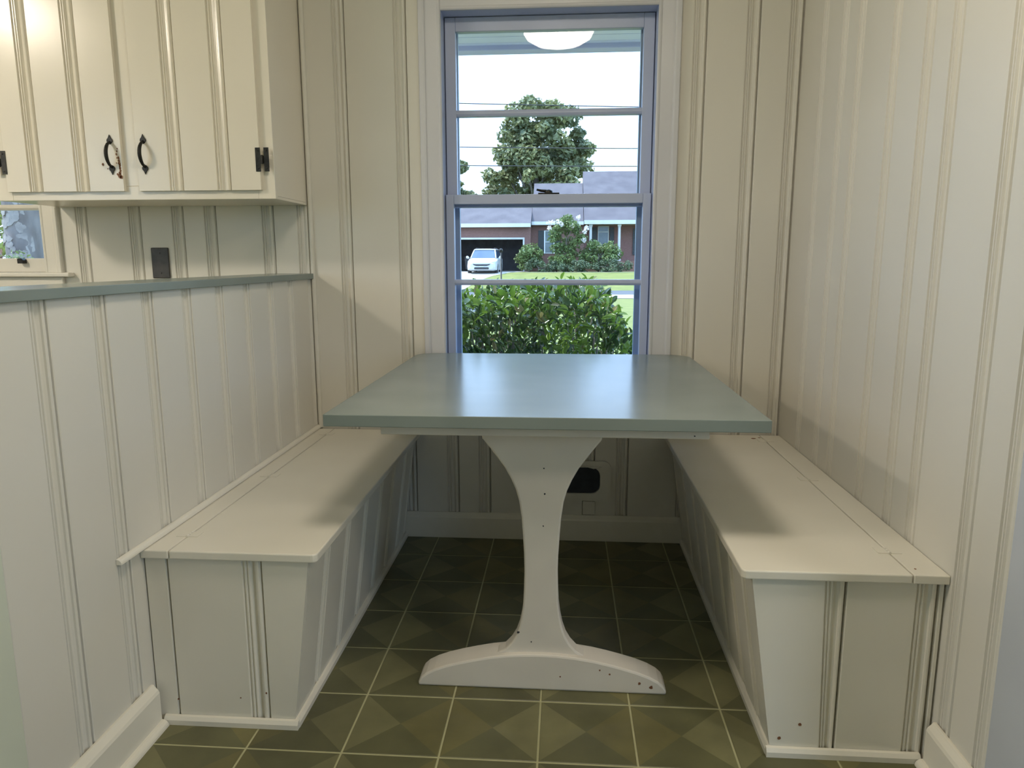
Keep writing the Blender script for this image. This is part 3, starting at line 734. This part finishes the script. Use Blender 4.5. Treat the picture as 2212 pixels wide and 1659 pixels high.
loft([(0.0, [(0.55, 0.32), (0.72, 0.36), (0.76, 0.50), (0.74, 0.66), (0.55, 0.76)]),
      (0.10, [(0.70, 0.25), (0.88, 0.30), (0.92, 0.50), (0.88, 0.74), (0.60, 0.84)]),
      (0.40, [(0.78, 0.22), (0.97, 0.28), (0.99, 0.55), (0.95, 0.84), (0.66, 0.94)]),
      (0.95, [(0.80, 0.22), (0.985, 0.26), (1.0, 0.60), (0.97, 0.93), (0.72, 1.04)]),
      (1.30, [(0.80, 0.22), (0.985, 0.26), (1.0, 0.60), (0.98, 0.98), (0.80, 1.08)]),
      (4.60, [(0.80, 0.22), (0.985, 0.26), (1.0, 0.60), (0.98, 1.02), (0.80, 1.10)]),
      (5.00, [(0.75, 0.30), (0.93, 0.34), (0.95, 0.60), (0.92, 1.02), (0.75, 1.10)])], m)
van.part("body", m, CARW, smooth=False, bevel=0.03, angle=0.5)
m = MB()
loft([(1.12, [(0.5, 1.03), (0.80, 1.03), (0.82, 1.05), (0.80, 1.07), (0.5, 1.08)]),
      (2.02, [(0.5, 1.06), (0.88, 1.06), (0.80, 1.45), (0.68, 1.60), (0.4, 1.63)]),
      (4.55, [(0.5, 1.06), (0.90, 1.06), (0.82, 1.45), (0.70, 1.60), (0.4, 1.63)]),
      (4.95, [(0.5, 1.06), (0.84, 1.06), (0.74, 1.40), (0.6, 1.50), (0.4, 1.52)])], m)
van.part("glasshouse", m, CARG, bevel=0.02)
m = MB()
loft([(1.92, [(0.3, 1.585), (0.66, 1.575), (0.71, 1.60), (0.66, 1.635), (0.3, 1.65)]), (2.3, [(0.3, 1.61), (0.70, 1.60), (0.75, 1.63), (0.69, 1.675), (0.3, 1.69)]),
      (4.5, [(0.3, 1.61), (0.71, 1.60), (0.76, 1.63), (0.70, 1.68), (0.3, 1.70)]), (4.95, [(0.3, 1.50), (0.62, 1.49), (0.66, 1.52), (0.60, 1.56), (0.3, 1.58)])], m)
van.part("roof_panel", m, CARW, bevel=0.01)
for s in (1, -1):
    van.part("pillar", MB().tube([(vx+s*0.84, vy+1.14, vz+1.05), (vx+s*0.77, vy+1.62, vz+1.36), (vx+s*0.70, vy+2.02, vz+1.6)], 0.045, 6), CARW)
    van.part("roof_rail", MB().tube([(vx+s*0.62, vy+2.3, vz+1.68), (vx+s*0.62, vy+2.4, vz+1.74), (vx+s*0.62, vy+4.3, vz+1.74), (vx+s*0.62, vy+4.4, vz+1.68)], 0.02, 6), CARB)
    mm = MB(); mm.prism([(0.98, 1.05), (1.06, 1.02), (1.19, 1.04), (1.21, 1.12), (1.18, 1.20), (1.07, 1.20)], vy+1.42, vy+1.56, lambda u, w, a: (vx + s*u, a, vz + w))
    van.part("side_mirror", mm, CARW, bevel=0.015)
    mm = MB(); mm.prism([(0.50, 0.70), (0.72, 0.66), (0.90, 0.74), (0.93, 0.84), (0.80, 0.83), (0.62, 0.77)], vy-0.01, vy+0.3, lambda u, w, a: (vx + s*u, a + max(0, u-0.5)*0.25, vz + w))
    van.part("headlight", mm, HEADL)
    for yy in (0.95, 4.1):
        t = van.part("wheel", MB().lathe([(0.0, -0.11), (0.2, -0.11), (0.33, -0.10), (0.345, -0.05), (0.345, 0.05), (0.33, 0.10), (0.2, 0.11), (0.0, 0.11)], (vx+s*0.90, vy+yy, vz+0.345), 20, axis='X'), CARB, smooth=True)
        MB().lathe([(0.0, s*0.115), (0.10, s*0.118), (0.21, s*0.112)], (vx+s*0.90, vy+yy, vz+0.345), 12, axis='X').build("hub", HEADL, t)
van.part("grille", MB().prism([(-0.50, 0.60), (-0.35, 0.55), (0.35, 0.55), (0.50, 0.60), (0.58, 0.68), (0.4, 0.655), (-0.4, 0.655), (-0.58, 0.68)], vy-0.03, vy+0.08, lambda u, w, a: (vx + u, a, vz + w)), CARB)
van.part("lower_intake", MB().prism(rrect(-0.48, 0.48, 0.33, 0.46, 0.05), vy-0.025, vy+0.06, lambda u, w, a: (vx + u, a, vz + w)), CARB)
van.part("number_plate", MB().box(vx-0.15, vx+0.15, vy-0.04, vy-0.026, vz+0.47, vz+0.53), TRIMW)

bn = Thing("wheeled_bin", (-7.0, 53.4, 0.23)); tag(bn.o, "black wheeled bin standing inside the open garage", "bin")
bn.part("tub", MB().prism([(-0.26, 0.12), (0.26, 0.12), (0.33, 0.98), (-0.33, 0.98)], 53.1, 53.7, lambda u, w, a: (-7.0 + u, a, 0.23 + w)), CARB, bevel=0.03)
bn.part("lid", MB().prism([(-0.35, 0.985), (0.35, 0.985), (0.33, 1.06), (-0.33, 1.06)], 53.05, 53.75, lambda u, w, a: (-7.0 + u, a, 0.23 + w)), CARB, bevel=0.02)
for s in (1, -1): bn.part("wheel", MB().lathe([(0.0, -0.03), (0.1, -0.03), (0.12, 0), (0.1, 0.03), (0.0, 0.03)], (-7.0+s*0.26, 53.65, 0.352), 12, axis='X'), CARB)

# ------------------------------------------------------------------ plants
def leaf_cloud(centers, radii, count, size, aspect=0.55, shell=0.55, seed=1, flat=1.0):
    """leaf quads scattered in ellipsoids; returns MB-like arrays"""
    g = np.random.default_rng(seed)
    vol = np.array([r[0]*r[1]*r[2] for r in radii])**0.7; pick = g.choice(len(centers), count, p=vol/vol.sum())
    C = np.array(centers)[pick]; Rr = np.array(radii)[pick]
    d = g.normal(size=(count, 3)); d /= np.linalg.norm(d, axis=1)[:, None]
    rad = shell + (1-shell)*g.random(count)**0.5
    P = C + d*Rr*rad[:, None]
    nrm = d*0.7 + g.normal(size=(count, 3))*0.6 + np.array([0, 0, 0.4]); nrm /= np.linalg.norm(nrm, axis=1)[:, None]
    a = np.cross(nrm, g.normal(size=(count, 3))); a /= np.linalg.norm(a, axis=1)[:, None]; b = np.cross(nrm, a)
    s = size*(0.7 + 0.6*g.random(count))[:, None]
    # kite shaped, folded along the midrib
    v = np.stack([P - a*s, P + b*s*aspect + nrm*s*0.12, P + a*s, P - b*s*aspect + nrm*s*0.12], 1).reshape(-1, 3)
    f = np.arange(count*4).reshape(-1, 4)
    tri = np.concatenate([f[:, [0, 1, 2]], f[:, [0, 2, 3]]])
    return v, tri
def cloud_obj(name, v, tri, mat):
    me = bpy.data.meshes.new(name); me.from_pydata(v.tolist(), [], tri.tolist()); me.materials.append(mat)
    o = bpy.data.objects.new(name, me); COL.objects.link(o); return o
BARK = mottled("grey_bark", (0.10, 0.085, 0.075), (0.17, 0.15, 0.13), 0.9, 6, 0.8, 14)
def clumps(ell, n, r, seed, squash=0.8):
    g = np.random.default_rng(seed); cs = []; rs = []
    for (c, R3) in ell:
        k = max(1, int(n*R3[0]*R3[1]*R3[2]/sum(e[1][0]*e[1][1]*e[1][2] for e in ell)))
        for _ in range(k):
            d = g.normal(size=3); d /= np.linalg.norm(d); q = (0.45 + 0.55*g.random()**0.6)
            cs.append(np.array(c) + d*np.array(R3)*q); rr = r*(0.7 + 0.6*g.random()); rs.append((rr, rr, rr*squash))
    return cs, rs
def plant(name, label, cat, base, ell, ncl, rcl, count, size, mat, seed, trunk_r=0.05, stems=1, group=None, topz=None):
    th = Thing(name, base); tag(th.o, label, cat, group)
    cs, rs = clumps(ell, ncl, rcl, seed)
    v, t = leaf_cloud(cs, rs, count, size, seed=seed, shell=0.3)
    keep = v.reshape(-1, 12)[:, 2] > base[2]; idx = np.where(keep)[0]
    v = v.reshape(-1, 4, 3)[idx].reshape(-1, 3); f = np.arange(len(v)).reshape(-1, 4); t = np.concatenate([f[:, [0, 1, 2]], f[:, [0, 2, 3]]])
    o = cloud_obj("foliage", v, t, mat); reparent(o, th.o); o['kind'] = 'stuff'
    m = MB(); g = random.Random(seed)
    zt = topz or ell[0][0][2]
    m.tube([base, ((base[0]+ell[0][0][0])/2 + g.uniform(-.1, .1)*trunk_r*5, base[1], (base[2]+zt)/2), (ell[0][0][0], base[1], zt)], [trunk_r*1.2, trunk_r, trunk_r*0.5], 8)
    for k in range(min(len(cs), 10*stems)):
        c = cs[k]; z0 = base[2] + (zt - base[2])*g.uniform(0.3, 0.85)
        m.tube([(base[0], base[1], z0), ((base[0]+c[0])/2, (base[1]+c[1])/2, (z0+c[2])/2 + rcl*0.2), tuple(c)], [trunk_r*0.4, trunk_r*0.3, trunk_r*0.12], 5)
    th.part("trunk" if cat == "tree" else "stem", m, BARK, smooth=True)
    return th
TREEL = leaf_mat("tree_leaf", (0.115, 0.148, 0.077), (0.259, 0.269, 0.113), 0.45, 0.3, 0.5)
SHRL = leaf_mat("shrub_leaf", (0.088, 0.145, 0.044), (0.173, 0.239, 0.075), 0.45, 0.3, 3)
JUNL = leaf_mat("juniper_leaf", (0.056, 0.094, 0.047), (0.112, 0.159, 0.085), 0.5, 0.2, 3)
BLOOM = leaf_mat("white_bloom", (0.75, 0.70, 0.68), (0.85, 0.82, 0.80), 0.6, 0.3, 5)
plant("shade_tree", "large round leafy tree rising behind the brick house", "tree", (-2.9, 75, 0.2),
      [((-2.9, 75, 9.2), (5.6, 4.5, 2.8)), ((-2.7, 75, 12.2), (5.2, 4.2, 2.6)), ((-2.6, 75, 14.6), (3.6, 3.2, 1.9)), ((-2.4, 75, 16.3), (2.3, 2.0, 1.1))], 120, 1.0, 20000, 0.27, TREEL, 3, 0.4, 3, "trees behind the house")
plant("shade_tree", "smaller leafy tree at the left edge of the nook window", "tree", (-11.6, 73, 0.2),
      [((-11.6, 73, 8.6), (2.6, 2.5, 3.0)), ((-10.2, 73, 6.6), (1.8, 1.5, 1.5))], 30, 0.85, 5000, 0.28, TREEL, 5, 0.3, 2, "trees behind the house")
G = "shrubs in front of the brick house"
plant("round_shrub", "rounded light green shrub beside the open garage", "shrub", (-2.45, 50.95, 0.22), [((-2.45, 50.95, 1.2), (1.05, 0.8, 0.85))], 22, 0.4, 2200, 0.10, SHRL, 11, group=G)
plant("flowering_shrub", "tall shrub with white blossom in front of the house", "shrub", (0.1, 50.9, 0.22), [((0.1, 50.9, 2.6), (1.15, 0.8, 1.1)), ((0.2, 50.9, 1.3), (0.7, 0.6, 0.8)), ((0.0, 50.9, 3.9), (0.3, 0.3, 0.6))], 40, 0.38, 4200, 0.09, SHRL, 12, group=G)
cmo = [o for o in COL.objects if o.name.startswith("flowering_shrub")][0]
cs = [(-1.05, 50.4, 3.2), (-0.85, 50.3, 3.55), (-0.45, 50.3, 3.6), (-0.25, 50.3, 3.45), (-1.1, 50.4, 3.55), (0.9, 50.4, 3.9), (1.35, 50.4, 2.95), (1.3, 50.4, 2.4), (0.5, 50.3, 3.35), (1.5, 50.4, 3.2)]
v, t = leaf_cloud(cs, [(0.17, 0.15, 0.16)]*len(cs), 420, 0.06, 0.8, seed=4)
o = cloud_obj("blossom", v, t, BLOOM); reparent(o, cmo); o['kind'] = 'stuff'
plant("broad_shrub", "broad leafy shrub in front of the porch", "shrub", (2.35, 50.95, 0.22), [((2.35, 50.95, 1.45), (1.55, 0.75, 0.95)), ((1.2, 50.95, 1.9), (0.5, 0.5, 1.0))], 34, 0.38, 3000, 0.10, SHRL, 13, group=G)
plant("low_juniper", "low spreading dark juniper below the round shrub", "shrub", (-1.75, 49.95, 0.22), [((-1.75, 49.95, 0.55), (1.25, 0.6, 0.42))], 18, 0.3, 2000, 0.07, JUNL, 14, group=G)
plant("low_juniper", "low spreading juniper in the middle of the border", "shrub", (0.55, 49.95, 0.22), [((0.55, 49.95, 0.55), (1.3, 0.6, 0.42))], 18, 0.3, 2000, 0.07, JUNL, 15, group=G)
plant("low_juniper", "low spreading juniper at the right end of the border", "shrub", (3.1, 49.95, 0.22), [((3.1, 49.95, 0.6), (1.35, 0.6, 0.45))], 18, 0.3, 2000, 0.07, JUNL, 16, group=G)
plant("small_shrub", "small yellow green shrub between the junipers", "shrub", (-0.55, 50.3, 0.22), [((-0.55, 50.3, 0.85), (0.7, 0.4, 0.4))], 10, 0.25, 800, 0.08, SHRL, 17, group=G)

# power lines along the street
CABLE = mottled("black_cable", (0.02, 0.02, 0.022), (0.03, 0.03, 0.033), 0.6, 3)
for za, zb, lab in ((7.95, 7.45, "highest power cable crossing in front of the tree top"), (6.05, 5.78, "middle power cable crossing in front of the tree"), (5.25, 5.04, "lowest power cable crossing above the roofs")):
    pts = []
    for k in range(25):
        x = -30 + 60*k/24; z = (za+zb)/2 + (zb - za)*(x + 0.7)/7.9*0.55 + 0.0006*x*x
        pts.append((x, 33.0, z))
    tag(MB().tube(pts, 0.02, 6).build("power_line", CABLE, smooth=True), lab, "cable", "overhead power cables")

# garden rod behind the hedge
rod = MB().tube([(-0.437, 5.0, -0.6), (-0.4365, 5.0, 0.4), (-0.436, 5.0, 1.145)], 0.0052, 8)
rod.lathe([(0.0, 1.165), (0.009, 1.16), (0.013, 1.15), (0.009, 1.14), (0.0, 1.135)], (-0.436, 5.0, 0), 10)
tag(rod.build("garden_stake", BLACKIRON, smooth=True), "thin black metal garden stake standing behind the hedge", "stake")

# hedge outside the nook window
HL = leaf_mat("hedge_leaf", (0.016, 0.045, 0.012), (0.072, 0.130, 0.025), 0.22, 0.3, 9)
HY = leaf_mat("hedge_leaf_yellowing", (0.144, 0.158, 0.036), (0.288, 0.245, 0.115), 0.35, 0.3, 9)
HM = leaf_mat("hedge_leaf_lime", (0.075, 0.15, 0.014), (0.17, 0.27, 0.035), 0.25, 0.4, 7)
hd = Thing("hedge", (-0.12, 4.05, -0.6)); tag(hd.o, "dense broad leaved green hedge right outside the nook window", "hedge")
def leaf_mesh(w, l, fold, curl):
    prof = [(0.0, 0.0), (0.25, 0.75), (0.55, 1.0), (0.82, 0.68), (1.0, 0.0)]
    m = MB(); V = [(0, 0, 0)]
    V = []
    for t, q in prof: V.append((0, t*l, -curl*t*t*l))
    for t, q in prof[1:-1]: V.append((q*w/2, t*l, -curl*t*t*l + fold*q*w)); 
    for t, q in prof[1:-1]: V.append((-q*w/2, t*l, -curl*t*t*l + fold*q*w))
    Fs = []
    for o_ in (5, 8):
        a = [0, 1, 2, 3, 4]; e = [o_, o_+1, o_+2]
        Fs += [(0, 1, e[0]), (1, 2, e[1], e[0]), (2, 3, e[2], e[1]), (3, 4, e[2])]
    return V, Fs
LV = [leaf_mesh(0.027, 0.056, 0.22, 0.25), leaf_mesh(0.031, 0.062, 0.12, 0.4), leaf_mesh(0.022, 0.05, 0.3, 0.1)]
leaf_me = []
for k, (V, Fs) in enumerate(LV):
    for mt in (HL, HY, HM):
        me = bpy.data.meshes.new("leaf"); me.from_pydata(V, [], Fs); me.materials.append(mt)
        me.polygons.foreach_set('use_smooth', [True]*len(me.polygons)); leaf_me.append(me)
g = random.Random(21)
def htop(x):
    if x < -0.2: return 0.955 - 0.22*max(0, (-0.3 - x))**1.2
    if x < 0.16: return 0.965
    return 0.965 - 2.3*(x-0.16)**1.35
def hpoint():
    while True:
        x = g.uniform(-1.15, 0.52); y = g.uniform(3.62, 4.55); t = htop(x) - 0.25*abs(y - 4.05)**1.5 + g.uniform(-0.06, 0.02)
        z = g.uniform(-0.5, 1.0)
        if z > t: continue
        return x, y, z, t
cand = []
for _ in range(42000):
    x, y, z, t = hpoint()
    # twigs radiate outward and up; leaves cluster towards the surface
    depth = min(t - z, (y - 3.62)*0.9, (4.55 - y)*0.9 + 0.05)
    if g.random() > math.exp(-depth/0.14) + 0.05: continue
    if z < 0.3 and g.random() < 0.7: continue
    cand.append((x, y, z, t, depth))
g.shuffle(cand)
vis = [c for c in cand if c[2] > 0.5 and c[1] < 3.95 and -0.62 < c[0] < 0.5]
vis.sort(key=lambda c: c[1]); near = set(id(c) for c in vis[:300])
bulk = {0: MB(), 1: MB(), 2: MB()}
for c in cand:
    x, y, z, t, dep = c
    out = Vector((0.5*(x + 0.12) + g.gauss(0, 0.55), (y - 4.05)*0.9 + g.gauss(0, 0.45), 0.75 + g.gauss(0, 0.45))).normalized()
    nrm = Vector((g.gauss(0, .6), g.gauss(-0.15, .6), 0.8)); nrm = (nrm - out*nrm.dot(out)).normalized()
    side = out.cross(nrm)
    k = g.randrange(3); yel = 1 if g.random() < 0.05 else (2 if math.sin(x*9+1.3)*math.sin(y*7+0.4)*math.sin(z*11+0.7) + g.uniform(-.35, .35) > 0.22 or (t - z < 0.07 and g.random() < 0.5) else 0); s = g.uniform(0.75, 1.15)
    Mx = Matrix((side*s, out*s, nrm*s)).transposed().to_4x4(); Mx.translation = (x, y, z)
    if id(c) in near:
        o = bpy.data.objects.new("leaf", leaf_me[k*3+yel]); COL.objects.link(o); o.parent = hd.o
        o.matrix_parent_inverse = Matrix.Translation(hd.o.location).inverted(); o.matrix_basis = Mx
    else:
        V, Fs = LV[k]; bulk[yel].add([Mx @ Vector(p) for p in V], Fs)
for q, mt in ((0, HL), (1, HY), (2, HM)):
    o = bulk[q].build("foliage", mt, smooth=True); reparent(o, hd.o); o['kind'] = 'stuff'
m = MB()
for k in range(70):
    x = g.uniform(-1.1, 0.42); y = g.uniform(3.75, 4.4); tz = htop(x) - g.uniform(0.03, 0.25)
    x0 = x*0.85 + g.gauss(0, 0.05)
    m.tube([(x0, 4.05 + (y-4.05)*0.4, -0.6), ((x0+x)/2 + g.gauss(0, .04), (y+4.05)/2, tz*0.45), (x, y, tz)], [0.010, 0.007, 0.003], 5)
o = hd.part("stem", m, BARK, smooth=True)

# view out of the kitchen window: pine trunk, foliage, shrub
PINE = mottled("plated_pine_bark", (0.086, 0.078, 0.080), (0.181, 0.169, 0.173), 0.9, 3.2, 1.0, 7, detail=6, stretch=(1.6, 1.6, 0.7))
PINE2 = mottled("pale_bark_plate", (0.19, 0.175, 0.17), (0.30, 0.28, 0.27), 0.9, 5)
pn = Thing("pine_tree", (-8.49, 11, -0.6)); tag(pn.o, "thick grey barked tree trunk seen through the kitchen window", "tree")
m = MB(); pts = [(-8.52 + 0.01*k, 11, -0.6 + 0.6*k) for k in range(12)]
m.tube(pts, [0.30 - 0.004*k for k in range(12)], 20)
tr = pn.part("trunk", m, PINE, smooth=True)
g = random.Random(5)
for k in range(120):          # raised bark plates
    an = g.uniform(math.pi*1.2, math.pi*2.25); zc = g.uniform(0.6, 3.2); hw = g.uniform(0.10, 0.22); hh = g.uniform(0.08, 0.2); R0 = 0.285
    poly = [(hw*0.5*math.cos(a)*(0.8+0.3*g.random()), hh*0.5*math.sin(a)*(0.8+0.3*g.random())) for a in [2*math.pi*i/7 for i in range(7)]]
    mm = MB().prism(poly, 0, 1, lambda u, w, a: (-8.50 + (R0 + 0.014*a - 0.004)*math.cos(an + u/R0*0.8), 11 + (R0 + 0.014*a - 0.004)*math.sin(an + u/R0*0.8), zc + w))
    ob = mm.build("bark_plate", PINE2, tr)
YGL = leaf_mat("yellow_green_leaf", (0.202, 0.272, 0.060), (0.384, 0.423, 0.120), 0.5, 0.4, 2)
plant("background_tree", "yellow green tree left of the grey trunk outside the kitchen window", "tree", (-14.5, 17, -0.6), [((-14.5, 17, 2.4), (1.5, 1.5, 2.2))], 30, 0.6, 4500, 0.09, YGL, 31, 0.12, 2)
plant("garden_shrub", "bright green shrub at the foot of the grey trunk", "shrub", (-6.75, 8.8, -0.6), [((-6.75, 8.8, 0.5), (0.75, 0.5, 0.62))], 22, 0.25, 6000, 0.03, SHRL, 32, 0.03)
plant("red_shrub", "pale reddish shrub left of the grey trunk", "shrub", (-8.45, 10.2, -0.6), [((-8.55, 10.2, 0.8), (0.4, 0.4, 0.5))], 14, 0.2, 1500, 0.05, leaf_mat("red_leaf", (0.288, 0.158, 0.130), (0.396, 0.274, 0.216), 0.5, 0.3, 3), 33, 0.02)
